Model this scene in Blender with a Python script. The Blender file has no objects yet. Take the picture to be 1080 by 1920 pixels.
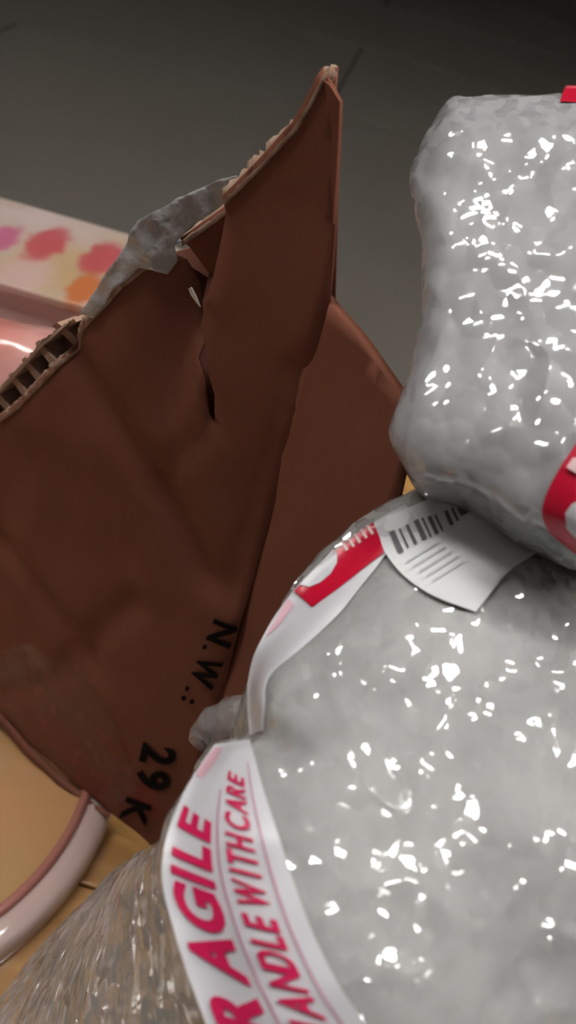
import bpy, bmesh, math, random
from mathutils import Vector, Matrix, noise
from mathutils.bvhtree import BVHTree
from mathutils.geometry import delaunay_2d_cdt

random.seed(7)
SC = bpy.context.scene
COL = SC.collection

# ------------------------------------------------------------------ camera
FPX = 1598.0
PITCH = math.radians(40.0)
ROLL = math.radians(16.0)
CAM = Vector((0, 0, 0.90))
AX = Vector((0, math.cos(PITCH), -math.sin(PITCH)))
RT = Vector((1, 0, 0))
DN = Vector((0, -math.sin(PITCH), -math.cos(PITCH)))
XI = RT * math.cos(ROLL) - DN * math.sin(ROLL)
YI = RT * math.sin(ROLL) + DN * math.cos(ROLL)
cam_data = bpy.data.cameras.new('camera')
cam = bpy.data.objects.new('camera', cam_data)
COL.objects.link(cam)
M = Matrix((XI, -YI, -AX)).transposed().to_4x4()
M.translation = CAM
cam.matrix_world = M
cam_data.sensor_fit = 'VERTICAL'
cam_data.sensor_height = 24.0
cam_data.lens = 24.0 * FPX / 1920.0
cam_data.clip_start = 0.01
cam_data.dof.use_dof = True
cam_data.dof.focus_distance = 0.33
cam_data.dof.aperture_fstop = 7.5
SC.camera = cam

# ------------------------------------------------------------------ world, exposure
world = bpy.data.worlds.new('world')
SC.world = world
world.use_nodes = True
world.node_tree.nodes['Background'].inputs[0].default_value = (0.8, 0.88, 1.0, 1)
world.node_tree.nodes['Background'].inputs[1].default_value = 0.0
SC.view_settings.view_transform = 'Standard'
SC.view_settings.look = 'None'
SC.view_settings.gamma = 1.0
SC.view_settings.use_curve_mapping = False
SC.view_settings.exposure = 0.3
LAMP = 30.0          # emission strength of the ceiling tubes

# ------------------------------------------------------------------ pixel helpers
def ray(px, py):
    return AX * FPX + XI * (px - 540) + YI * (py - 960)

def at_dist(px, py, d):
    return CAM + ray(px, py).normalized() * d

def at_z(px, py, z):
    r = ray(px, py)
    return CAM + r * ((z - CAM.z) / r.z)

def to_px(p):
    d = p - CAM
    k = FPX / d.dot(AX)
    return Vector((540 + d.dot(XI) * k, 960 + d.dot(YI) * k))

def at_plane(px, py, p0, n):
    r = ray(px, py)
    return CAM + r * ((p0 - CAM).dot(n) / r.dot(n))

# ------------------------------------------------------------------ materials
def mat(name, color, rough=0.5, metallic=0.0, spec=0.5, coat=0.0, coat_rough=0.05,
        emit=None, bumps=(), vary=None, alpha=None, transmission=0.0, sheen=0.0):
    m = bpy.data.materials.new(name)
    m.use_nodes = True
    nt = m.node_tree
    b = nt.nodes['Principled BSDF']
    b.inputs['Base Color'].default_value = (*color, 1)
    b.inputs['Roughness'].default_value = rough
    b.inputs['Metallic'].default_value = metallic
    b.inputs['Specular IOR Level'].default_value = spec
    b.inputs['Coat Weight'].default_value = coat
    b.inputs['Coat Roughness'].default_value = coat_rough
    b.inputs['Transmission Weight'].default_value = transmission
    if alpha is not None:
        b.inputs['Alpha'].default_value = alpha
    if emit:
        b.inputs['Emission Color'].default_value = (*emit[0], 1)
        b.inputs['Emission Strength'].default_value = emit[1]
    tc = nt.nodes.new('ShaderNodeTexCoord')
    prev = None
    for kind, scale, strength, dist in bumps:
        if kind == 'voronoi':
            t = nt.nodes.new('ShaderNodeTexVoronoi')
            t.feature = 'F1'
            out = t.outputs['Distance']
        else:
            t = nt.nodes.new('ShaderNodeTexNoise')
            t.inputs['Detail'].default_value = 3
            out = t.outputs['Fac']
        t.inputs['Scale'].default_value = scale
        nt.links.new(tc.outputs['Object'], t.inputs['Vector'])
        bn = nt.nodes.new('ShaderNodeBump')
        bn.inputs['Strength'].default_value = strength
        bn.inputs['Distance'].default_value = dist
        nt.links.new(out, bn.inputs['Height'])
        if prev:
            nt.links.new(prev.outputs[0], bn.inputs['Normal'])
        prev = bn
    if prev:
        nt.links.new(prev.outputs[0], b.inputs['Normal'])
        nt.links.new(prev.outputs[0], b.inputs['Coat Normal'])
    if vary:
        c2, scale, stretch = vary
        t = nt.nodes.new('ShaderNodeTexNoise')
        t.inputs['Scale'].default_value = scale
        t.inputs['Detail'].default_value = 5
        mp = nt.nodes.new('ShaderNodeMapping')
        mp.inputs['Scale'].default_value = stretch
        nt.links.new(tc.outputs['Object'], mp.inputs[0])
        nt.links.new(mp.outputs[0], t.inputs['Vector'])
        rm = nt.nodes.new('ShaderNodeMapRange')
        rm.inputs[1].default_value = 0.35
        rm.inputs[2].default_value = 0.65
        nt.links.new(t.outputs['Fac'], rm.inputs[0])
        mx = nt.nodes.new('ShaderNodeMix')
        mx.data_type = 'RGBA'
        mx.inputs[6].default_value = (*color, 1)
        mx.inputs[7].default_value = (*c2, 1)
        nt.links.new(rm.outputs[0], mx.inputs[0])
        nt.links.new(mx.outputs[2], b.inputs['Base Color'])
    return m

def add_spots(m, spots):
    """print soft-edged round spots (x, y, z, radius, colour, strength, soft) in object space over the base colour"""
    nt = m.node_tree
    b = nt.nodes['Principled BSDF']
    tc = nt.nodes.new('ShaderNodeTexCoord')
    ns = nt.nodes.new('ShaderNodeTexNoise')
    ns.inputs['Scale'].default_value = 55
    nt.links.new(tc.outputs['Object'], ns.inputs['Vector'])
    sc = nt.nodes.new('ShaderNodeVectorMath'); sc.operation = 'MULTIPLY_ADD'
    nt.links.new(ns.outputs['Color'], sc.inputs[0])
    sc.inputs[1].default_value = (0.02, 0.02, 0.02)
    nt.links.new(tc.outputs['Object'], sc.inputs[2])
    src = b.inputs['Base Color'].links[0].from_socket if b.inputs['Base Color'].links else None
    for (p, scl, rad, colr, strength, soft) in spots:
        mp = nt.nodes.new('ShaderNodeMapping')
        mp.vector_type = 'POINT'
        mp.inputs['Location'].default_value = tuple(-p[i] * scl[i] - 0.01 * scl[i] for i in range(3))
        mp.inputs['Scale'].default_value = scl
        nt.links.new(sc.outputs[0], mp.inputs[0])
        ln = nt.nodes.new('ShaderNodeVectorMath'); ln.operation = 'LENGTH'
        nt.links.new(mp.outputs[0], ln.inputs[0])
        mr = nt.nodes.new('ShaderNodeMapRange')
        mr.interpolation_type = 'SMOOTHSTEP'
        mr.inputs[1].default_value = rad
        mr.inputs[2].default_value = rad * (1 - soft)
        mr.inputs[3].default_value = 0
        mr.inputs[4].default_value = strength
        nt.links.new(ln.outputs['Value'], mr.inputs[0])
        mx = nt.nodes.new('ShaderNodeMix'); mx.data_type = 'RGBA'
        nt.links.new(mr.outputs[0], mx.inputs[0])
        if src is None:
            mx.inputs[6].default_value = b.inputs['Base Color'].default_value
        else:
            nt.links.new(src, mx.inputs[6])
        mx.inputs[7].default_value = (*colr, 1)
        src = mx.outputs[2]
    nt.links.new(src, b.inputs['Base Color'])

# ------------------------------------------------------------------ object helpers
def mesh_obj(name, verts, faces, material, parent=None, smooth=False):
    me = bpy.data.meshes.new(name)
    me.from_pydata([tuple(v) for v in verts], [], faces)
    me.materials.append(material)
    if smooth:
        me.polygons.foreach_set('use_smooth', [True] * len(me.polygons))
    me.update()
    o = bpy.data.objects.new(name, me)
    COL.objects.link(o)
    if parent:
        o.parent = parent
        o.matrix_parent_inverse = Matrix.Translation(-parent.location)
    return o

def bm_obj(name, bm, material, parent=None, smooth=False):
    me = bpy.data.meshes.new(name)
    bm.to_mesh(me); bm.free()
    me.materials.append(material)
    if smooth:
        me.polygons.foreach_set('use_smooth', [True] * len(me.polygons))
    o = bpy.data.objects.new(name, me)
    COL.objects.link(o)
    if parent:
        o.parent = parent
        o.matrix_parent_inverse = Matrix.Translation(-parent.location)
    return o

def thing(name, label, cat, loc, group=None):
    o = bpy.data.objects.new(name, None)
    o.empty_display_size = 0.05
    COL.objects.link(o)
    o.location = loc
    o['label'] = label
    o['category'] = cat
    if group:
        o['group'] = group
    return o

def add_box(bm, lo, hi, bevel=0.0):
    r = bmesh.ops.create_cube(bm, size=1.0)
    vs = r['verts']
    for v in vs:
        v.co = Vector([lo[i] + (v.co[i] + 0.5) * (hi[i] - lo[i]) for i in range(3)])
    if bevel:
        es = list({e for v in vs for e in v.link_edges})
        bmesh.ops.bevel(bm, geom=es, offset=bevel, segments=3, profile=0.5, affect='EDGES')

def solidify(o, t, offset=-1):
    md = o.modifiers.new('thickness', 'SOLIDIFY')
    md.thickness = t
    md.offset = offset
    return o

def bvh_of(o):
    return BVHTree.FromPolygons([v.co.copy() for v in o.data.vertices],
                                [tuple(p.vertices) for p in o.data.polygons])

def dense(poly, step, closed=False):
    out = []
    n = len(poly)
    for i in range(n if closed else n - 1):
        a = Vector(poly[i]); b = Vector(poly[(i + 1) % n])
        k = max(1, int((b - a).length / step))
        for j in range(k):
            out.append(a.lerp(b, j / k))
    if not closed:
        out.append(Vector(poly[-1]))
    return out

def catmull(pts, k, closed=False):
    out = []
    n = len(pts)
    for i in range(n if closed else n - 1):
        if closed:
            p = [Vector(pts[(i + j) % n]) for j in (-1, 0, 1, 2)]
        else:
            p = [Vector(pts[min(max(i + j, 0), n - 1)]) for j in (-1, 0, 1, 2)]
        for q in range(k):
            t = q / k
            out.append(0.5 * ((2 * p[1]) + (p[2] - p[0]) * t + (2 * p[0] - 5 * p[1] + 4 * p[2] - p[3]) * t * t
                              + (3 * p[1] - p[0] - 3 * p[2] + p[3]) * t ** 3))
    if not closed:
        out.append(Vector(pts[-1]))
    return out

def inside(poly, x, y):
    c = False
    n = len(poly)
    for i in range(n):
        x1, y1 = poly[i][0], poly[i][1]
        x2, y2 = poly[(i + 1) % n][0], poly[(i + 1) % n][1]
        if (y1 > y) != (y2 > y) and x < (x2 - x1) * (y - y1) / (y2 - y1) + x1:
            c = not c
    return c

def triangulate(poly, step):
    """2D polygon -> points and triangles with an interior grid"""
    ring = dense([Vector((p[0], p[1])) for p in poly], step, True)
    n = len(ring)
    pts = list(ring)
    xs = [p.x for p in ring]; ys = [p.y for p in ring]
    x = min(xs) + step / 2
    while x < max(xs):
        y = min(ys) + step / 2
        while y < max(ys):
            q = Vector((x + random.uniform(-.1, .1) * step, y + random.uniform(-.1, .1) * step))
            if inside(ring, q.x, q.y) and min((q - r).length_squared for r in ring) > (0.4 * step) ** 2:
                pts.append(q)
            y += step
        x += step
    r = delaunay_2d_cdt(pts, [(i, (i + 1) % n) for i in range(n)], [], 1, 1e-7)
    return r[0], r[2]

# lay a 2D pixel-space triangle mesh on a surface, found by looking along the pixel's ray
def lay_px(name, pts, tris, tree, material, parent, lift=0.0004):
    vs = []
    last = None
    hits = []
    for p in pts:
        h = tree.ray_cast(CAM, ray(p.x, p.y).normalized())
        hits.append(h[3])
    good = [(pts[i], h) for i, h in enumerate(hits) if h]
    if not good:
        return None
    for i, p in enumerate(pts):
        d = hits[i]
        if d is None:
            d = min(good, key=lambda g: (g[0] - p).length_squared)[1]
        vs.append(at_dist(p.x, p.y, d - lift))
    return mesh_obj(name, vs, tris, material, parent, True)

def decal(name, poly, tree, material, parent, step=8, lift=0.0004):
    p, t = triangulate(poly, step)
    return lay_px(name, p, t, tree, material, parent, lift)

GLYPHS = {}
def glyph(ch, bold=0.0):
    """one character as a 2D triangle mesh fitted to the unit square, edges cut fine"""
    key = (ch, bold)
    if key in GLYPHS:
        return GLYPHS[key]
    cu = bpy.data.curves.new('glyph', 'FONT')
    cu.body = ch
    cu.offset = bold
    cu.resolution_u = 4
    o = bpy.data.objects.new('glyph', cu)
    COL.objects.link(o)
    dg = bpy.context.evaluated_depsgraph_get()
    me = bpy.data.meshes.new_from_object(o.evaluated_get(dg))
    bm = bmesh.new(); bm.from_mesh(me)
    bmesh.ops.remove_doubles(bm, verts=bm.verts, dist=1e-5)
    xs = [v.co.x for v in bm.verts]; ys = [v.co.y for v in bm.verts]
    x0, x1, y0, y1 = min(xs), max(xs), min(ys), max(ys)
    for v in bm.verts:
        v.co.x = (v.co.x - x0) / (x1 - x0); v.co.y = (v.co.y - y0) / (y1 - y0)
    for k in range(1, 5):
        for ax in ((1, 0, 0), (0, 1, 0)):
            g = bm.verts[:] + bm.edges[:] + bm.faces[:]
            bmesh.ops.bisect_plane(bm, geom=g, plane_co=Vector(ax) * k / 5, plane_no=ax)
    bm.verts.ensure_lookup_table()
    pts = [Vector((v.co.x, v.co.y)) for v in bm.verts]
    idx = {v: i for i, v in enumerate(bm.verts)}
    tris = [tuple(idx[v] for v in f.verts) for f in bm.faces]
    bm.free()
    bpy.data.objects.remove(o); bpy.data.curves.remove(cu); bpy.data.meshes.remove(me)
    GLYPHS[key] = (pts, tris)
    return GLYPHS[key]

# ------------------------------------------------------------------ palette
TABLE_Z = 0.32
M_tile = mat('floor_tile', (0.170, 0.154, 0.133), 0.55, spec=0.25, vary=((0.157, 0.142, 0.122), 1.2, (1, 1, 1)))
M_grout = mat('grout', (0.055, 0.05, 0.043), 0.9)
M_wall = mat('painted_wall', (0.30, 0.29, 0.275), 0.8)
M_ceil = mat('ceiling_paint', (0.5, 0.49, 0.48), 0.9)
M_wood = mat('varnished_wood', (0.50, 0.27, 0.09), 0.25, coat=0.6, vary=((0.38, 0.19, 0.06), 9, (1, 7, 1)))
M_kraft = mat('kraft_board', (0.24, 0.085, 0.052), 0.75, spec=0.2, vary=((0.205, 0.072, 0.045), 14, (1, 1, 0.3)),
              bumps=(('noise', 400, 0.15, 0.001),))
M_kraft_in = mat('kraft_inner', (0.24, 0.085, 0.052), 0.85)
M_torn = mat('torn_kraft', (0.50, 0.36, 0.27), 0.9, vary=((0.30, 0.17, 0.11), 160, (1, 1, 1)))
M_ink = mat('black_ink', (0.006, 0.005, 0.005), 0.85, spec=0.08)
def wrap_material(name, color, color2, tilt, cell, coat=0.9):
    """clear film over a pale content: soft body, thin glossy coat broken into small flat creased facets"""
    m = mat(name, color, 0.55, spec=0.3, coat=coat, coat_rough=0.035, vary=(color2, 30, (1, 1, 1)))
    nt = m.node_tree
    b = nt.nodes['Principled BSDF']
    b.inputs['Coat IOR'].default_value = 2.1
    tc = nt.nodes.new('ShaderNodeTexCoord')
    ns = nt.nodes.new('ShaderNodeTexNoise'); ns.inputs['Scale'].default_value = 60
    nt.links.new(tc.outputs['Object'], ns.inputs['Vector'])
    ad = nt.nodes.new('ShaderNodeVectorMath'); ad.operation = 'MULTIPLY_ADD'
    nt.links.new(ns.outputs['Color'], ad.inputs[0])
    ad.inputs[1].default_value = (0.006, 0.006, 0.006)
    nt.links.new(tc.outputs['Object'], ad.inputs[2])
    mp = nt.nodes.new('ShaderNodeMapping')
    mp.inputs['Rotation'].default_value = (0.4, 0.2, 0.7)
    mp.inputs['Scale'].default_value = (1.0, 0.55, 0.9)
    nt.links.new(ad.outputs[0], mp.inputs[0])
    vo = nt.nodes.new('ShaderNodeTexVoronoi'); vo.inputs['Scale'].default_value = 1 / cell
    nt.links.new(mp.outputs[0], vo.inputs['Vector'])
    sb = nt.nodes.new('ShaderNodeVectorMath'); sb.operation = 'SUBTRACT'
    nt.links.new(vo.outputs['Color'], sb.inputs[0]); sb.inputs[1].default_value = (0.5, 0.5, 0.5)
    ge = nt.nodes.new('ShaderNodeNewGeometry')
    ma = nt.nodes.new('ShaderNodeVectorMath'); ma.operation = 'MULTIPLY_ADD'
    nt.links.new(sb.outputs[0], ma.inputs[0]); ma.inputs[1].default_value = (tilt, tilt, tilt)
    nt.links.new(ge.outputs['Normal'], ma.inputs[2])
    no = nt.nodes.new('ShaderNodeVectorMath'); no.operation = 'NORMALIZE'
    nt.links.new(ma.outputs[0], no.inputs[0])
    nt.links.new(no.outputs[0], b.inputs['Coat Normal'])
    return m
M_wrap = wrap_material('bubble_wrap_film', (0.47, 0.48, 0.495), (0.36, 0.37, 0.38), 0.5, 0.0032)
M_wrap_big = wrap_material('thick_bubble_film', (0.46, 0.465, 0.46), (0.34, 0.345, 0.34), 1.2, 0.0031)
M_tape = mat('white_tape', (0.66, 0.66, 0.70), 0.32, spec=0.5, bumps=(('noise', 60, 0.12, 0.003),))
M_red = mat('red_tape_print', (0.52, 0.004, 0.03), 0.3)
M_pinkred = mat('crimson_print', (0.60, 0.012, 0.09), 0.35)
M_label = mat('label_paper', (0.84, 0.86, 0.87), 0.55, bumps=(('noise', 30, 0.2, 0.003),))
M_grey_ink = mat('grey_ink', (0.12, 0.12, 0.13), 0.6)
M_clear = mat('cloudy_clear_tape', (0.55, 0.53, 0.54), 0.2, alpha=0.75, coat=0.6, bumps=(('noise', 140, 0.6, 0.003),))

# ------------------------------------------------------------------ the room
def structure(o):
    o['kind'] = 'structure'
    return o

RX0, RX1, RY0, RY1, RZ = -5.0, 5.0, -2.6, 9.6, 2.9
def room_box(name, lo, hi, m):
    bm = bmesh.new(); add_box(bm, lo, hi)
    return structure(bm_obj(name, bm, m))
floor = room_box('floor', (RX0, RY0, -0.10), (RX1, RY1, -0.004), M_grout)
room_box('ceiling', (RX0, RY0, RZ), (RX1, RY1, RZ + 0.1), M_ceil)
room_box('wall_back', (RX0, RY1, -0.1), (RX1, RY1 + 0.1, RZ + 0.1), M_wall)
room_box('wall_front', (RX0, RY0 - 0.1, -0.1), (RX1, RY0, RZ + 0.1), M_wall)
room_box('wall_left', (RX0 - 0.1, RY0 - 0.1, -0.1), (RX0, RY1 + 0.1, RZ + 0.1), M_wall)
room_box('wall_right', (RX1, RY0 - 0.1, -0.1), (RX1 + 0.1, RY1 + 0.1, RZ + 0.1), M_wall)

TILE = 1.19
ROWY = at_z(400, 150, 0).y                 # the row joint seen behind the carton
JX = at_z(668, 108, 0).x                   # the cross joint seen beside its tip
def tile_mesh(w, d):
    bm = bmesh.new(); add_box(bm, (0.008, 0.008, -0.004), (w - 0.008, d - 0.008, 0.0), 0.0)
    me = bpy.data.meshes.new('floor_tile'); bm.to_mesh(me); bm.free(); me.materials.append(M_tile)
    return me
narrow, wide = tile_mesh(2 * TILE, TILE), tile_mesh(2 * TILE, 2 * TILE)
rows = [(ROWY - 4 * TILE, wide, 1.2), (ROWY - 2 * TILE, wide, 1.2)] + [(ROWY + k * TILE, narrow, 0.0 if k % 2 == 0 else 1.5) for k in range(5)]
for y, me, off in rows:
    for c in range(-3, 3):
        x = JX + off + c * 2 * TILE
        if x < RX0 or x + 2 * TILE > RX1:
            continue
        t = bpy.data.objects.new('floor_tile', me)
        COL.objects.link(t)
        t.location = (x, y, 0)
        t.parent = floor

# ceiling lights: each a housing with two bare tubes
M_lamp_body = mat('lamp_enamel', (0.8, 0.8, 0.8), 0.4)
M_tube = mat('lit_tube', (1, 1, 1), 0.4, emit=((1.0, 0.97, 0.93), LAMP))
def fluorescent(x, y, length, where):
    t = thing('fluorescent_light_offscreen', 'white twin tube fluorescent light on the ceiling ' + where, 'ceiling light', (x, y, RZ))
    bm = bmesh.new(); add_box(bm, (x - length / 2, y - 0.11, RZ - 0.045), (x + length / 2, y + 0.11, RZ + 0.001), 0.006)
    bm_obj('housing', bm, M_lamp_body, t)
    for s in (-1, 1):
        bm = bmesh.new()
        bmesh.ops.create_cone(bm, segments=14, radius1=0.03, radius2=0.03, depth=length * 0.96, cap_ends=True)
        bmesh.ops.transform(bm, verts=bm.verts, matrix=Matrix.Translation((x, y + s * 0.055, RZ - 0.07)) @ Matrix.Rotation(math.pi / 2, 4, 'Y'))
        bm_obj('tube', bm, M_tube, t, True)
fluorescent(0.45, 0.35, 1.5, 'above the parcels')
fluorescent(-1.35, 0.35, 1.5, 'on the carton side of its row')
fluorescent(2.25, 0.35, 1.5, 'beyond the smaller parcel')

# ------------------------------------------------------------------ low table
tab = thing('low_table', 'varnished tan wooden low table under the carton and parcels', 'table', (-0.05, 0.4, 0))
TX0, TX1, TY0, TY1 = -0.75, 0.75, -0.15, 0.94
for i in range(8):
    y0 = TY0 + (TY1 - TY0) * i / 8; y1 = TY0 + (TY1 - TY0) * (i + 1) / 8
    bm = bmesh.new(); add_box(bm, (TX0, y0 + 0.0006, TABLE_Z - 0.03), (TX1, y1 - 0.0006, TABLE_Z), 0.002)
    bm_obj('plank', bm, M_wood, tab)
for sx in (TX0 + 0.07, TX1 - 0.07):
    for sy in (TY0 + 0.07, TY1 - 0.07):
        bm = bmesh.new(); add_box(bm, (sx - 0.03, sy - 0.03, 0.0), (sx + 0.03, sy + 0.03, TABLE_Z - 0.028), 0.004)
        bm_obj('leg', bm, M_wood, tab)
bm = bmesh.new(); add_box(bm, (TX0 + 0.07, TY0 + 0.06, TABLE_Z - 0.09), (TX1 - 0.07, TY0 + 0.08, TABLE_Z - 0.029))
bm_obj('apron', bm, M_wood, tab)
bm = bmesh.new(); add_box(bm, (TX0 + 0.07, TY1 - 0.08, TABLE_Z - 0.09), (TX1 - 0.07, TY1 - 0.06, TABLE_Z - 0.029))
bm_obj('apron', bm, M_wood, tab)

# ------------------------------------------------------------------ torn carton
CARTON_Z = TABLE_Z + 0.0235        # its lower edge stands on the rim of the round tray
E1 = at_z(0, 1340, CARTON_Z); E2 = at_z(280, 1590, CARTON_Z)
EX = (E2 - E1).normalized()
EZ = Vector((0, 0, 1))
NA = EX.cross(EZ)                     # horizontal normal of the big panel
if NA.dot(CAM - E1) < 0:
    NA = -NA
def a_of(px, py):
    p = at_plane(px, py, E1, NA) - E1
    return Vector((p.dot(EX), p.z))
def a_pt(a, b, off=0.0):
    return E1 + EX * a + EZ * b + NA * off

box = thing('torn_cardboard_carton', 'torn open brown corrugated cardboard carton with black printed weight marking', 'carton',
            E1.lerp(E2, 0.5))

CORNER = a_of(618, 566)
def seg_dist(p, a, b):
    ab = b - a
    t = max(0, min(1, (p - a).dot(ab) / ab.length_squared))
    q = a + ab * t
    side = ab.x * (p.y - a.y) - ab.y * (p.x - a.x)
    return (p - q).length, side, t

CREASES = [([(120, 640), (195, 760), (290, 905), (385, 1080)], 0.0035, 0.010),
           ([(405, 790), (290, 905)], 0.0012, 0.005),
           ([(0, 1010), (90, 1130), (180, 1260)], 0.003, 0.013),
           ([(250, 1130), (120, 1260), (10, 1300)], 0.002, 0.009),
           ([(560, 700), (500, 925), (440, 1120)], 0.0015, 0.006)]
CREASES = [([a_of(*p) for p in pl], d, w) for pl, d, w in CREASES]
def a_relief(p):
    h = 0.0
    for pl, d, w in CREASES:
        best = min(seg_dist(p, pl[i], pl[i + 1])[0] for i in range(len(pl) - 1))
        h -= 1.8 * d * math.exp(-(best / w) ** 2)
    h += 0.004 * noise.noise(Vector((p.x * 9, p.y * 9, 0.3)))
    h += 0.0012 * noise.noise(Vector((p.x * 40, p.y * 30, 4.3)))
    # the flap beside the tear bows back from it
    s = a_of(372, 620)
    d = (p - s)
    if d.y > -0.06 and d.x < 0:
        h -= 0.012 * math.exp(-(d.x / 0.02) ** 2) * min(1, max(0, (d.y + 0.06) / 0.08))
    return h

torn_left = [(-140, 880), (-60, 820), (0, 780), (35, 754), (70, 718), (103, 682), (130, 650), (152, 608), (190, 570),
             (230, 525), (270, 492), (318, 478)]
slit_left = [(333, 493), (353, 547), (358, 610), (376, 669), (391, 707), (392, 738), (394, 776)]
slit_right = [(404, 797), (406, 776), (409, 738), (398, 700), (396, 661), (381, 610), (387, 585), (386, 565), (363, 524), (338, 468)]
torn_right = [(326, 450), (362, 418), (400, 385), (440, 345), (480, 303), (520, 258), (548, 228), (575, 180), (592, 145), (603, 128)]
free_right = [(622, 160), (638, 190), (636, 250), (632, 330), (625, 450)]
base = [Vector((CORNER.x, 0.0)), Vector((a_of(280, 1590).x, 0)), Vector((0, 0)), Vector((-0.16, 0)), Vector((-0.16, 0.18))]
front_outline = [a_of(*p) for p in torn_left + slit_left + slit_right + torn_right + free_right] + [CORNER] + base
p2, tris = triangulate(front_outline, 0.006)
panel = mesh_obj('wall_panel', [a_pt(p.x, p.y, a_relief(p)) for p in p2], tris, M_kraft, box, True)
A_TREE = bvh_of(panel)
solidify(panel, 0.0012, 0)

back_outline = [a_of(*p) for p in [(-140, 835), (-60, 777), (0, 732), (22, 708), (52, 674), (80, 642), (112, 614), (142, 600)] + torn_left[8:] + [(322, 470)] + torn_right + [(600, 170), (606, 260), (604, 400), (600, 600)]] + [CORNER - Vector((0.01, 0.02))] + base
p2, tris = triangulate(back_outline, 0.02)
THK = 0.0085
def thk(p):
    # layers of the board splayed apart at the torn corner
    t = max(0.0, min(1.0, (a_of(170, 590).x - p.x) / (a_of(170, 590).x - a_of(60, 712).x)))
    low = max(0.0, min(1.0, (p.y - 0.14) / 0.08))
    return THK + 0.004 * t * low
bk = mesh_obj('back_liner', [a_pt(p.x, p.y, -thk(p) + a_relief(p) * 0.6 - 0.02 * math.exp(-((p - a_of(365, 580)).length / 0.03) ** 2)) for p in p2], tris, M_kraft_in, box, True)
solidify(bk, 0.0012, 0)

# fluting seen end-on along the torn rim: the board is bent open there and shows its cells
M_flute = mat('fluting_paper', (0.40, 0.25, 0.18), 0.9)
rim_in = dense([(-140, 880), (-60, 820), (0, 780), (35, 752), (70, 716), (103, 680), (130, 648), (150, 612)], 3.0)
rim_out = [(-60, 775), (0, 730), (22, 706), (52, 672), (80, 640), (112, 612), (140, 598)]
def bar_back(poly, depth, off=0.0005):
    """a px polygon on the panel's plane, run back through the board"""
    q = [a_of(*p) for p in poly]
    n = len(q)
    vs = [a_pt(p.x, p.y, a_relief(p) + off) for p in q] + [a_pt(p.x, p.y, a_relief(p) - depth) for p in q]
    fs = [tuple(range(n)), tuple(range(2 * n - 1, n - 1, -1))] + [(i, i + n, (i + 1) % n + n, (i + 1) % n) for i in range(n)]
    return mesh_obj('fluting', vs, fs, M_flute, box)
ro = [p for p in dense([Vector(p) for p in rim_out], 4.0)]
rnd = random.Random(4)
outer = [p + Vector((rnd.uniform(-2, 1), rnd.uniform(-3, 1))) for p in ro]
innr = [p + Vector((4.5, 5.0)) for p in ro]
bar_back([tuple(p) for p in outer] + [tuple(p) for p in reversed(innr)], 0.012)
for cx, cy in [(-52, 800), (-24, 778), (4, 752), (34, 722), (58, 693), (84, 662), (110, 632)]:
    bar_back([(cx - 19, cy - 18), (cx - 12, cy - 24), (cx + 5, cy - 2), (cx + 20, cy + 16), (cx + 12, cy + 22), (cx - 4, cy + 3)], 0.012, -0.0006)

# frayed paper along the torn rim
def frayed(name, path, lo, hi, off0, off1, material, step=0.0018, seed=1):
    rnd = random.Random(seed)
    pts = dense([a_of(*p) for p in path], step)
    vs, fs = [], []
    n = len(pts)
    for i, p in enumerate(pts):
        d = (pts[min(i + 1, n - 1)] - pts[max(i - 1, 0)]).normalized()
        nn = Vector((-d.y, d.x))
        if nn.y < 0: nn = -nn
        rel = a_relief(p)
        e = max(0.0, math.sin(math.pi * i / (n - 1))) ** 0.4
        o = p + nn * (lo + (hi - lo) * rnd.random()) * e
        q = p - nn * 0.003
        m = p + nn * lo * 0.4
        vs += [a_pt(q.x, q.y, rel + off0), a_pt(m.x, m.y, rel + (off0 + off1) / 2 + rnd.uniform(-.0006, .0006)), a_pt(o.x, o.y, rel + off1 + rnd.uniform(-.001, .001))]
        if i:
            k = 3 * i
            fs += [(k - 3, k, k + 1, k - 2), (k - 2, k + 1, k + 2, k - 1)]
    return solidify(mesh_obj(name, vs, fs, material, box, True), 0.0008, 0)
frayed('torn_edge', torn_right, 0.0005, 0.0032, 0.0012, -0.004, M_torn, seed=3)
frayed('torn_edge', torn_right, 0.0015, 0.005, -0.004, -THK, M_torn, seed=5)
frayed('torn_edge', torn_left[2:], 0.0002, 0.0016, 0.001, -0.001, M_torn, seed=9)
# little curled flap of liner inside the tear
cp, ct = triangulate([(357, 540), (362, 537), (372, 556), (379, 574), (372, 566), (362, 552)], 5)
solidify(mesh_obj('curled_liner', [a_pt(a_of(p.x, p.y).x, a_of(p.x, p.y).y, 0.001) for p in cp], ct,
                  mat('torn_white_liner', (0.75, 0.66, 0.6), 0.8), box), 0.0006, 0)

# second panel, folded towards the viewer at the corner
B_ANG = math.radians(-22)
BX = (Matrix.Rotation(B_ANG, 3, 'Z') @ EX)
NB = BX.cross(EZ)
BC = a_pt(CORNER.x, 0)
if NB.dot(CAM - BC) < 0: NB = -NB
def b_of(px, py):
    p = at_plane(px, py, BC, NB) - BC
    return Vector((p.dot(BX), p.z))
b_out = [Vector((-0.005, CORNER.y)), b_of(660, 622), b_of(700, 680), b_of(733, 724), b_of(748, 745), b_of(766, 800)]
b_out += [Vector((b_out[-1].x + 0.012, b_out[-1].y - 0.06)), Vector((b_out[-1].x + 0.012, 0)), Vector((-0.005, 0))]
p2, tris = triangulate(b_out, 0.007)
pb = mesh_obj('side_panel', [BC + BX * p.x + EZ * p.y + NB * (0.003 * noise.noise(Vector((p.x * 20, p.y * 12, 7))) * max(0, min(1, p.x / 0.02))) for p in p2],
              tris, M_kraft, box, True)
solidify(pb, 0.004, -1)
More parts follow.
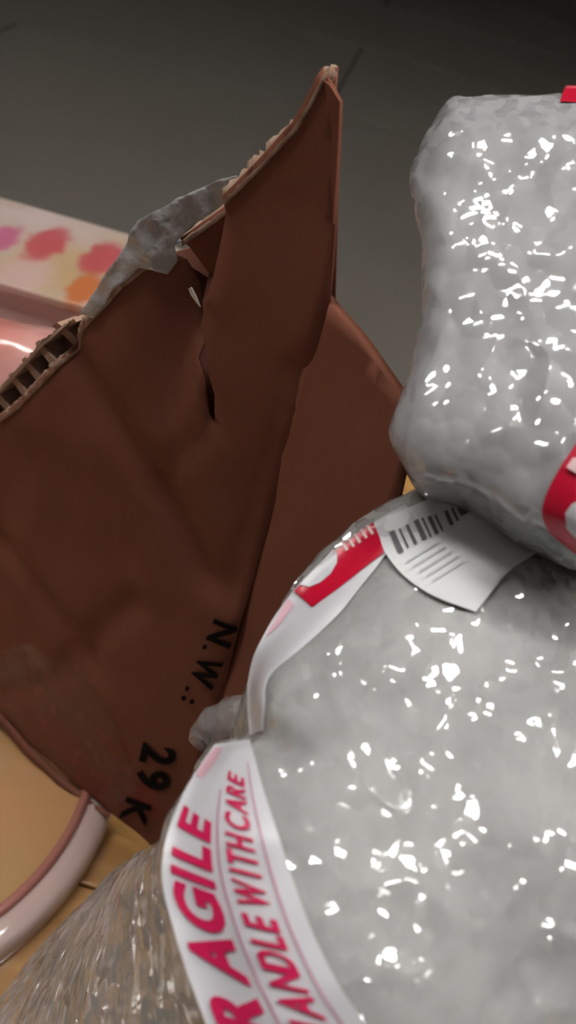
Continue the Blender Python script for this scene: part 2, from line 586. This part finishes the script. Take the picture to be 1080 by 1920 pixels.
# fold-over sliver at the tip of the big panel
p2, tris = triangulate([(610, 150), (622, 160), (640, 190), (637, 255), (633, 330), (627, 420), (622, 330), (624, 240), (616, 185)], 8)
solidify(mesh_obj('folded_edge', [a_pt(a_of(p.x, p.y).x, a_of(p.x, p.y).y, a_relief(a_of(p.x, p.y)) + 0.0012) for p in p2], tris,
                  M_kraft, box), 0.001, 0)

# cloudy remnant of clear tape over the rim
def a_sheet(name, poly, off, material, step=8, wob=0.002, thick=0.0004):
    p2, tris = triangulate(poly, step)
    vs = []
    for p in p2:
        q = a_of(p.x, p.y)
        vs.append(a_pt(q.x, q.y, a_relief(q) + off + wob * noise.noise(Vector((q.x * 120, q.y * 120, off * 900)))))
    return solidify(mesh_obj(name, vs, tris, material, box, True), thick, 0)
a_sheet('tape_remnant', [(412, 338), (385, 343), (345, 365), (300, 392), (268, 410), (252, 440), (232, 478), (205, 515), (182, 550),
                         (160, 584), (185, 592), (206, 570), (222, 540), (248, 522), (270, 498), (292, 503), (312, 515), (326, 492),
                         (322, 460), (345, 430), (380, 400), (405, 378)], 0.0022, M_clear, 7, 0.0025)
a_sheet('tape_remnant', [(352, 362), (300, 380), (262, 418), (240, 470), (262, 488), (300, 470), (330, 440)], -0.009, M_clear, 8, 0.004)
a_sheet('packing_tape', [(-40, 1235), (60, 1200), (150, 1250), (215, 1345), (260, 1480), (215, 1515), (110, 1442), (0, 1335)], 0.0010,
        mat('brown_film_tape', (0.30, 0.10, 0.075), 0.3, coat=0.25, alpha=0.16, bumps=(('noise', 120, 0.5, 0.003),)), 9, 0.0008)
# dark lower lip where the bottom flap was cut away
a_sheet('bottom_lip', [(-30, 1314), (0, 1328), (50, 1382), (110, 1448), (205, 1528), (205, 1524), (110, 1460), (50, 1398), (0, 1344)], 0.0025, M_kraft_in, 9, 0.0006, 0.003)

# red print rubbed into the lower part of the panel
spots = []
for (x, y, r, s) in [(120, 1390, 0.030, 0.5), (215, 1400, 0.022, 0.55), (180, 1470, 0.030, 0.4), (270, 1500, 0.026, 0.5), (60, 1330, 0.03, 0.3)]:
    q = a_of(x, y); c = a_pt(q.x, q.y)
    spots.append((c, (1, 1, 1), r, (0.30, 0.035, 0.03), s, 0.8))
add_spots(M_kraft, spots)

# printed marking, read down the panel
A_UV = {}
def a_text(txt, org, end, height, bold=0.012, gap=0.16):
    o = Vector(org); e = Vector(end)
    ln = (e - o).length
    d = (e - o) / ln
    up = Vector((d.y, -d.x))           # letter tops, image space (reading downwards, tops to the right)
    widths = {'N': 0.75, '.': 0.18, 'W': 1.0, ':': 0.18, '2': 0.6, '9': 0.6, 'K': 0.7}
    tot = sum(widths[c] for c in txt) + gap * (len(txt) - 1)
    s = 0.0
    for c in txt:
        pts, tris = glyph(c, bold)
        w = widths[c] / tot * ln
        hh = height * (0.16 if c == '.' else 0.55 if c == ':' else 1)
        q = [o + d * (s + p.x * w) + up * (p.y * hh) for p in pts]
        lay_px('printed_letter', q, tris, A_TREE, M_ink, panel, 0.0035)
        s += w + gap / tot * ln
a_text('N.W.:', (402, 1160), (338, 1312), 48, 0.035)
a_text('29', (268, 1392), (250, 1472), 66, 0.035)
a_text('K', (238, 1494), (222, 1536), 50, 0.035)

# ------------------------------------------------------------------ bubble wrapped parcels
def bubbles(p, cell, seed):
    d, pts = noise.voronoi(p / cell + Vector((seed, 0, 0)))
    return max(0.0, 1 - d[0] * d[0] * 1.6), d[1] - d[0]

def pillow(name, outline, centre, plane_pts, bulge, lower, parent, nring, nseg, pw=2.6, seed=1, amp=0.0004, cell=0.0065,
           shape=None, lean=0.0, M=None):
    """closed wrapped bundle: a rounded upper face over an outline lying on a slanted plane, and a skirt of wrap below it"""
    a, b, c = [at_dist(*q) for q in plane_pts]
    n = (b - a).cross(c - a).normalized()
    if n.dot(CAM - a) < 0: n = -n
    ctr = at_plane(*centre, a, n)
    ol = [at_plane(*q[:2], a, n) for q in outline]
    ring = catmull(ol, max(1, nseg // len(ol)), True)
    up = (CAM - ctr).normalized().lerp(n, lean).normalized()      # the side the bundle swells to
    low = catmull(lower(ol, n), max(1, nseg // len(ol)), True)
    m = len(ring)
    rows = []
    for k in range(nring):
        s = 0.03 + 0.97 * k / (nring - 1)
        row = []
        for p in ring:
            q = ctr.lerp(p, s)
            h = bulge * (1 - s ** pw) ** (1 / 2.0)
            if shape: h += shape(q, s)
            row.append((q + up * h, n.lerp((p - ctr).normalized(), s ** 5).normalized()))
        rows.append(row)
    K = int(nring * 0.8)
    for k in range(1, K + 1):
        t = k / K
        row = []
        for p, l in zip(ring, low):
            out = (p - ctr).normalized()
            bell = math.sin(math.pi * t) * 0.003
            row.append((p.lerp(l, t) + out * bell, (out - n * 0.2).normalized()))
        rows.append(row)
    vs, fs = [], []
    for ri, row in enumerate(rows):
        for p, nn in row:
            bub, edge = bubbles(p, cell, seed)
            cr = noise.noise(p * 22 + Vector((seed, 3, 1))) * 0.0030 + noise.noise(p * 85 + Vector((seed, 7, 2))) * 0.0008
            cr -= abs(noise.noise(p * 60 + Vector((2, seed, 9)))) * 0.0016
            if ri >= nring:
                w = min(1.0, (ri - nring) / 12)
                soft = noise.noise(p * 26 + Vector((seed, 1, 4))) * 0.004 - abs(noise.noise(p * 17 + Vector((8, seed, 4)))) * 0.004
                cr = cr * (1 - w) + soft * w; bub *= 1 - w
            vs.append(p + nn * (amp * bub + cr))
    R = len(rows)
    for r in range(R - 1):
        for j in range(m):
            fs.append((r * m + j, r * m + (j + 1) % m, (r + 1) * m + (j + 1) % m, (r + 1) * m + j))
    c0 = len(vs)
    vs.append(sum((Vector(v) for v in vs[:m]), Vector()) / m)
    c1 = len(vs)
    vs.append(sum((Vector(v) for v in vs[(R - 1) * m:R * m]), Vector()) / m)
    for j in range(m):
        fs.append((c0, (j + 1) % m, j))
        fs.append((c1, (R - 1) * m + j, (R - 1) * m + (j + 1) % m))
    o = mesh_obj(name, vs, fs, M or M_wrap, parent, True)
    return o, n, ctr

# strip of tape pulled taut over a bundle, between two pixel edges
def strip(name, left, right, tree, material, parent, k=10, across=12, lift=0.0022, tight=10):
    l = catmull([Vector(p) for p in left], k); r = catmull([Vector(p) for p in right], k)
    n = len(l)
    D = [[None] * (across + 1) for _ in range(n)]
    for i in range(n):
        for j in range(across + 1):
            p = l[i].lerp(r[i], j / across)
            D[i][j] = tree.ray_cast(CAM, ray(p.x, p.y).normalized())[3]
    good = [(i, j, D[i][j]) for i in range(n) for j in range(across + 1) if D[i][j]]
    for i in range(n):
        for j in range(across + 1):
            if D[i][j] is None:
                D[i][j] = min(good, key=lambda g: (g[0] - i) ** 2 + (g[1] - j) ** 2)[2] + 0.002
    for _ in range(tight):
        E = [row[:] for row in D]
        for i in range(n):
            for j in range(across + 1):
                nb = [D[a][b] for a in (i - 1, i, i + 1) for b in (j - 1, j, j + 1) if 0 <= a < n and 0 <= b <= across]
                E[i][j] = min(D[i][j], sum(nb) / len(nb))
        D = E
    for _ in range(4):
        E = [row[:] for row in D]
        for i in range(n):
            for j in range(across + 1):
                nb = [D[a][b] for a in (i - 1, i, i + 1) for b in (j - 1, j, j + 1) if 0 <= a < n and 0 <= b <= across]
                E[i][j] = sum(nb) / len(nb)
        D = E
    vs, fs = [], []
    W = across + 1
    for i in range(n):
        for j in range(W):
            p = l[i].lerp(r[i], j / across)
            vs.append(at_dist(p.x, p.y, D[i][j] - lift))
    for i in range(n - 1):
        for j in range(across):
            fs.append((i * W + j, i * W + j + 1, (i + 1) * W + j + 1, (i + 1) * W + j))
    o = mesh_obj(name, vs, fs, material, parent, True)
    return o, l, r

# --- the large parcel
big = thing('bubble_wrapped_parcel', 'large bubble wrapped parcel sealed with white tape printed FRAGILE in red', 'parcel', (0.10, 0.20, TABLE_Z))
OUT1 = [(470, 1372), (466, 1290), (490, 1197), (550, 1107), (622, 1036), (702, 974), (800, 925), (900, 915), (1000, 985), (1090, 1075),
        (1230, 1180), (1330, 1400), (1340, 1700), (1260, 1980), (1020, 2150), (760, 2180), (540, 2130), (430, 2020), (372, 1890), (330, 1760),
        (302, 1640), (312, 1560), (345, 1485), (395, 1402)]
LOWPX = {18: (-60, 1960), 19: (30, 1830), 20: (150, 1695), 21: (262, 1632), 17: (-100, 2150)}
def lower1(ol, n):
    c = sum(ol, Vector()) / len(ol)
    out = []
    for i, p in enumerate(ol):
        if i in LOWPX:
            out.append(at_z(*LOWPX[i], TABLE_Z + 0.035))
        else:
            q = c.lerp(p, 0.9)
            out.append(Vector((q.x, q.y, TABLE_Z + 0.001)))
    return out
def shape1(q, s):
    return 0.010 * noise.noise(q * 11 + Vector((5, 0, 0)))
def plane_from(px, py, d, n):
    p0 = at_dist(px, py, d); n = Vector(n).normalized()
    return [(x, y, (at_plane(x, y, p0, n) - CAM).length) for x, y in ((800, 925), (466, 1290), (700, 2000))]
wrap1, n1, c1 = pillow('bubble_wrap', OUT1, (780, 1520), plane_from(800, 925, 0.302, (-0.06, -0.34, 0.94)), 0.045, lower1, big,
                       120, 480, 3.0, 1, shape=shape1, M=M_wrap_big)
T1 = bvh_of(wrap1)

# upper tape with the red block
tapeA, la, ra = strip('sealing_tape', [(468, 1378), (464, 1330), (464, 1285), (474, 1235), (492, 1195), (520, 1148), (552, 1106), (590, 1066), (640, 1022), (705, 976), (760, 945)],
                      [(494, 1370), (497, 1325), (499, 1285), (514, 1258), (550, 1228), (600, 1185), (640, 1145), (672, 1105), (702, 1068), (735, 1030), (800, 1005)],
                      T1, M_tape, big, 6, 10)
TA = bvh_of(tapeA)
decal('red_print', [(551, 1108), (585, 1138), (640, 1098), (690, 1058), (720, 1036), (712, 1008), (700, 979), (650, 1015), (600, 1058)], TA, M_red, tapeA, 8, 0.0006)
decal('white_roundel', [(562, 1096), (580, 1100), (600, 1092), (620, 1075), (632, 1055), (632, 1038), (624, 1030), (590, 1068)], TA, M_tape, tapeA, 6, 0.0010)
for i, (x, y) in enumerate([(640, 1022), (652, 1015), (664, 1008), (676, 999), (688, 992)]):
    decal('printed_letter', [(x - 2, y - 6), (x + 3, y - 8), (x + 14, y + 8), (x + 9, y + 11)], TA, mat('pale_print', (0.8, 0.55, 0.55), 0.4) if i == 0 else bpy.data.materials['pale_print'], tapeA, 5, 0.0010)
decal('faded_print', [(496, 1194), (540, 1122), (552, 1134), (520, 1176)], TA, mat('pale_pink_print', (0.72, 0.45, 0.52), 0.4), tapeA, 7, 0.0006)

# paper label with the bar code
label, ll, lr = strip('paper_label', [(703, 978), (712, 1010), (726, 1042), (760, 1082), (815, 1118), (892, 1147)],
                      [(905, 893), (960, 925), (1010, 965), (1030, 1000), (1010, 1032), (955, 1068)], T1, M_label, big, 6, 14, 0.0026)
TL = bvh_of(label)
for x, y, w, h in [(743, 1018, 10, 22), (757, 1010, 4, 20), (771, 1003, 6, 20), (788, 995, 9, 20), (800, 990, 4, 20), (812, 986, 7, 18), (823, 981, 3, 17),
                   (842, 972, 6, 15), (853, 965, 4, 14), (866, 956, 14, 13), (888, 936, 12, 13)]:
    dx, dy = 0.42, 0.9
    decal('bar', [(x - w / 2 - dx * h, y - dy * h), (x + w / 2 - dx * h, y - dy * h - w * 0.5), (x + w / 2 + dx * h, y + dy * h - w * 0.5), (x - w / 2 + dx * h, y + dy * h)],
          TL, M_grey_ink, label, 8, 0.0006)
for k in range(5):
    x, y = 762 + k * 12, 1052 + k * 9
    decal('small_print', [(x, y), (x + 60, y - 38), (x + 61, y - 35), (x + 1, y + 3)], TL, mat('faint_print', (0.6, 0.62, 0.66), 0.6) if k == 0 else bpy.data.materials['faint_print'], label, 10, 0.0006)

# FRAGILE tape
left2 = [(402, 1396), (385, 1420), (345, 1485), (312, 1570), (304, 1650), (326, 1745), (355, 1835), (388, 1925), (425, 2015)]
right2 = [(468, 1386), (476, 1415), (494, 1480), (520, 1560), (548, 1645), (585, 1745), (632, 1840), (690, 1925), (755, 2015)]
tapeB, l2, r2 = strip('fragile_tape', left2, right2, T1, M_tape, big, 8, 16)
TB = bvh_of(tapeB)
def tape_px(y, t):
    """pixel on the tape: y measured down its left edge's rows, t across"""
    for i in range(len(l2) - 1):
        m0 = l2[i].lerp(r2[i], t); m1 = l2[i + 1].lerp(r2[i + 1], t)
        if m0.y <= y <= m1.y or i == len(l2) - 2:
            return m0.lerp(m1, (y - m0.y) / max(1e-6, m1.y - m0.y))
def tape_letter(ch, yc, size, t_top, t_bot, bold, slant=0.0):
    pts, tris = glyph(ch, bold)
    q = []
    for p in pts:
        t = t_bot + (t_top - t_bot) * p.y
        # rows of the tape fall to the right, so letters lean with it
        q.append(tape_px(yc + size / 2 - p.x * size + slant * (0.5 - p.y), t))
    lay_px('printed_letter', q, tris, TB, M_pinkred, tapeB, 0.0007)
for ch, y, s in [('F', 2000, 70), ('R', 1896, 84), ('A', 1790, 92), ('G', 1704, 84), ('I', 1644, 16), ('L', 1597, 44), ('E', 1545, 40)]:
    tape_letter(ch, y, s, 0.07, 0.40, 0.04, 34)
for ch, y, s in [('H', 1940, 42), ('A', 1884, 46), ('N', 1836, 40), ('D', 1800, 34), ('L', 1762, 26), ('E', 1730, 26), ('W', 1676, 48), ('I', 1636, 7), ('T', 1610, 28),
                 ('H', 1578, 26), ('C', 1540, 28), ('A', 1508, 26), ('R', 1482, 20), ('E', 1460, 17)]:
    tape_letter(ch, y, s, 0.53, 0.77, 0.025, 16)
for t0, y0 in ((0.45, 1480), (0.84, 1430)):
    a = [tape_px(y, t0) for y in range(y0, 2010, 12)]
    b = [tape_px(y, t0 + 0.016) for y in range(y0, 2010, 12)]
    q = [p for ab in zip(a, b) for p in ab]
    lay_px('printed_line', q, [(2 * i, 2 * i + 1, 2 * i + 3, 2 * i + 2) for i in range(len(a) - 1)], TB, mat('mauve_print', (0.5, 0.2, 0.3), 0.4), tapeB, 0.0007)
# faded red corner print at the tape's head
decal('faded_print', [(404, 1400), (392, 1414), (366, 1452), (380, 1458), (404, 1428), (418, 1402)], TB, bpy.data.materials['pale_pink_print'], tapeB, 7, 0.0006)

# twist of loose film between the two tapes
tw = bmesh.new()
path = catmull([at_dist(372, 1395, 0.300), at_dist(395, 1362, 0.296), at_dist(430, 1345, 0.291), at_dist(468, 1342, 0.286), at_dist(500, 1372, 0.281), at_dist(520, 1392, 0.277)], 8)
vs, fs = [], []
for i, p in enumerate(path):
    t = i / (len(path) - 1)
    rad = 0.0055 * math.sin(math.pi * (0.15 + 0.8 * t)) + 0.001
    d = (path[min(i + 1, len(path) - 1)] - path[max(i - 1, 0)]).normalized()
    u = d.cross(AX).normalized(); w = d.cross(u)
    for j in range(14):
        an = j / 14 * 2 * math.pi
        rr = rad * (1 + 0.25 * noise.noise(Vector((i * 0.4, math.cos(an) * 1.5, math.sin(an) * 1.5))))
        vs.append(p + (u * math.cos(an) + w * math.sin(an)) * rr)
    if i:
        for j in range(14):
            fs.append(((i - 1) * 14 + j, (i - 1) * 14 + (j + 1) % 14, i * 14 + (j + 1) % 14, i * 14 + j))
tw.free()
mesh_obj('film_twist', vs, fs, mat('twisted_film', (0.55, 0.53, 0.53), 0.12, coat=1.0, alpha=0.38, bumps=(('noise', 300, 0.6, 0.002),)), big, True)

# --- the second parcel
small = thing('bubble_wrapped_box', 'bubble wrapped boxy parcel with red and white tape, resting on the larger parcel', 'parcel', at_dist(1000, 900, 0.28))
OUT2 = [(846, 191), (812, 245), (782, 310), (774, 350), (784, 415), (790, 480), (786, 600), (768, 695), (742, 770), (731, 808), (745, 850), (782, 893),
        (845, 905), (905, 926), (960, 962), (1015, 985), (1050, 1005), (1110, 1028), (1210, 1015), (1290, 880), (1320, 500), (1290, 170), (1150, 166),
        (1040, 174), (930, 181), (880, 186)]
def lower2(ol, n):
    c = sum(ol, Vector()) / len(ol)
    return [c.lerp(p, 0.86) - n * 0.06 for p in ol]
wrap2, n2, c2 = pillow('bubble_wrap', OUT2, (1010, 560), [(790, 450, 0.292), (742, 800, 0.256), (1250, 600, 0.268)], 0.020, lower2, small,
                       110, 440, 5.0, 4)
T2 = bvh_of(wrap2)
tapeC, _, _ = strip('red_tape', [(1118, 770), (1080, 832), (1048, 880), (1025, 925), (1016, 965), (1030, 1000)],
                    [(1200, 800), (1170, 850), (1140, 900), (1110, 950), (1090, 1000), (1085, 1045)], T2, M_red, small, 6, 10)
decal('white_roundel', [(1062, 990), (1060, 962), (1072, 945), (1095, 935), (1120, 945), (1110, 1000), (1085, 1015)], bvh_of(tapeC), M_tape, tapeC, 7, 0.001)
decal('white_roundel', [(1062, 876), (1074, 858), (1100, 858), (1110, 880), (1085, 890)], bvh_of(tapeC), bpy.data.materials['pale_print'], tapeC, 7, 0.001)
tapeD, _, _ = strip('red_tape', [(1050, 190), (1056, 172), (1062, 160)], [(1150, 195), (1150, 175), (1150, 160)], T2, M_red, small, 5, 8)
# tail of red tape hanging over the big parcel
strip('red_tape', [(1052, 1012), (1036, 1028), (1050, 1050), (1072, 1066)], [(1110, 1010), (1112, 1030), (1115, 1055), (1120, 1085)], T1, M_red, big, 5, 8, 0.004)

# ------------------------------------------------------------------ round tray
M_tray = mat('amber_plastic', (0.60, 0.33, 0.15), 0.12, coat=0.8, vary=((0.52, 0.33, 0.15), 6, (1, 1, 1)))
M_tray_rim = mat('rose_rim', (0.42, 0.17, 0.14), 0.15, coat=0.6)
M_tray_out = mat('rose_lip', (0.66, 0.50, 0.46), 0.08, coat=1.0)
p_a, p_b, p_c = (at_z(0, 1708, TABLE_Z + 0.02), at_z(80, 1632, TABLE_Z + 0.02), at_z(152, 1515, TABLE_Z + 0.02))
def circle3(a, b, c):
    ax, ay, bx, by, cx, cy = a.x, a.y, b.x, b.y, c.x, c.y
    d = 2 * (ax * (by - cy) + bx * (cy - ay) + cx * (ay - by))
    ux = ((ax * ax + ay * ay) * (by - cy) + (bx * bx + by * by) * (cy - ay) + (cx * cx + cy * cy) * (ay - by)) / d
    uy = ((ax * ax + ay * ay) * (cx - bx) + (bx * bx + by * by) * (ax - cx) + (cx * cx + cy * cy) * (bx - ax)) / d
    return Vector((ux, uy, TABLE_Z)), math.hypot(ax - ux, ay - uy)
TC, TR = circle3(p_a, p_b, p_c)
print('tray', TC, TR)
tray = thing('round_tray', 'glossy amber round tray with rose coloured rim on the wooden table', 'tray', TC)
def lathe(name, prof, m, parent, c, seg=96):
    vs, fs = [], []
    for i in range(seg):
        an = 2 * math.pi * i / seg
        for r, z in prof:
            vs.append((c.x + r * math.cos(an), c.y + r * math.sin(an), c.z + z))
    k = len(prof)
    for i in range(seg):
        for j in range(k - 1):
            fs.append((i * k + j, ((i + 1) % seg) * k + j, ((i + 1) % seg) * k + j + 1, i * k + j + 1))
    return mesh_obj(name, vs, fs, m, parent, True)
lathe('dish', [(0.0005, 0.008), (TR * 0.5, 0.008), (TR * 0.88, 0.0095), (TR - 0.004, 0.016), (TR - 0.001, 0.020)], M_tray, tray, TC)
lathe('rim', [(TR + 0.0035 * math.cos(a * math.pi / 6), 0.020 + 0.0035 * math.sin(a * math.pi / 6)) for a in range(13)], M_tray_rim, tray, TC)
lathe('lip', [(TR + 0.003, 0.019), (TR + 0.006, 0.0192), (TR + 0.0095, 0.0187), (TR + 0.013, 0.0179), (TR + 0.0165, 0.0164), (TR + 0.019, 0.0140), (TR + 0.0205, 0.010), (TR + 0.021, 0.003), (TR + 0.020, 0.0), (0.001, 0.0)], M_tray_out, tray, TC)

# ------------------------------------------------------------------ floral box and pink pouch behind the carton
BZ = TABLE_Z + 0.15
f0 = at_z(0, 372, BZ); f1 = at_z(250, 437, BZ); f2 = at_z(160, 571, BZ); f3 = at_z(0, 532, BZ)
yb = (f0.y + f1.y) / 2; yf = (f2.y + f3.y) / 2
print('floral', f0, f1, f2, f3)
FX0, FX1 = -0.62, f1.x + 0.10
gift = thing('floral_box', 'white gift box with a pink rose print lid behind the torn carton', 'box', ((FX0 + FX1) / 2, (yb + yf) / 2, TABLE_Z))
M_flor = mat('rose_print_paper', (0.45, 0.35, 0.27), 0.45, coat=0.2, vary=((0.52, 0.42, 0.40), 18, (1, 1, 1)))
sp = []
def spot(px, py, r, c, s=0.9, soft=0.45, sx=1.0):
    q = at_z(px, py, BZ)
    sp.append(((q.x, q.y, BZ), (sx, 0.45, 0.0), r, c, s, soft))
spot(120, 425, 0.06, (0.52, 0.41, 0.38), 0.6, 0.8)
spot(60, 500, 0.05, (0.46, 0.30, 0.14), 0.8, 0.8)
spot(150, 510, 0.05, (0.47, 0.31, 0.15), 0.8, 0.8)
spot(40, 520, 0.035, (0.55, 0.38, 0.34), 0.9, 0.6)
spot(88, 457, 0.025, (0.45, 0.06, 0.08))
spot(192, 485, 0.025, (0.45, 0.06, 0.08))
spot(6, 447, 0.020, (0.45, 0.10, 0.20))
spot(160, 543, 0.020, (0.50, 0.13, 0.03))
spot(300, 500, 0.02, (0.45, 0.06, 0.08))
add_spots(M_flor, sp)
bm = bmesh.new(); add_box(bm, (FX0, yf, BZ - 0.012), (FX1, yb, BZ), 0.003)
bm_obj('lid', bm, M_flor, gift)
bm = bmesh.new(); add_box(bm, (FX0 + 0.004, yf + 0.004, TABLE_Z), (FX1 - 0.004, yb - 0.004, BZ - 0.01), 0.002)
bm_obj('body', bm, mat('box_card', (0.62, 0.50, 0.46), 0.5), gift)

# pink pouch leaning against the box
M_pouch = mat('pink_plastic', (0.72, 0.44, 0.42), 0.2, coat=0.8, vary=((0.66, 0.24, 0.20), 8, (1, 1, 1)), bumps=(('noise', 25, 0.35, 0.01),))
pouch = thing('pink_pouch', 'glossy pink plastic pouch lying between the rose print box and the carton', 'pouch', (-0.36, yf - 0.09, TABLE_Z))
vs, fs = [], []
NU, NV = 40, 30
px0, px1, py0, py1 = FX0 + 0.02, -0.09, yf - 0.13, yf - 0.004
for i in range(NU + 1):
    for j in range(NV + 1):
        u, v = i / NU, j / NV
        h = 0.146 * (max(0, (1 - abs(2 * u - 1) ** 5)) * max(0, (1 - abs(2 * v - 1) ** 3))) ** 0.5
        p = Vector((px0 + (px1 - px0) * u, py0 + (py1 - py0) * v, TABLE_Z + 0.002 + h))
        p.z += 0.012 * noise.noise(p * 14) * min(1, h * 20)
        vs.append(p)
top = len(vs)
for i in range(NU):
    for j in range(NV):
        a = i * (NV + 1) + j
        fs.append((a, a + NV + 1, a + NV + 2, a + 1))
body = mesh_obj('pouch_body', vs, fs, M_pouch, pouch, True)
bm = bmesh.new(); add_box(bm, (px0, py1 - 0.001, TABLE_Z + 0.0), (px1, py1 + 0.003, TABLE_Z + 0.012))
bm_obj('sealed_seam', bm, mat('seam_plastic', (0.8, 0.6, 0.58), 0.2), pouch)
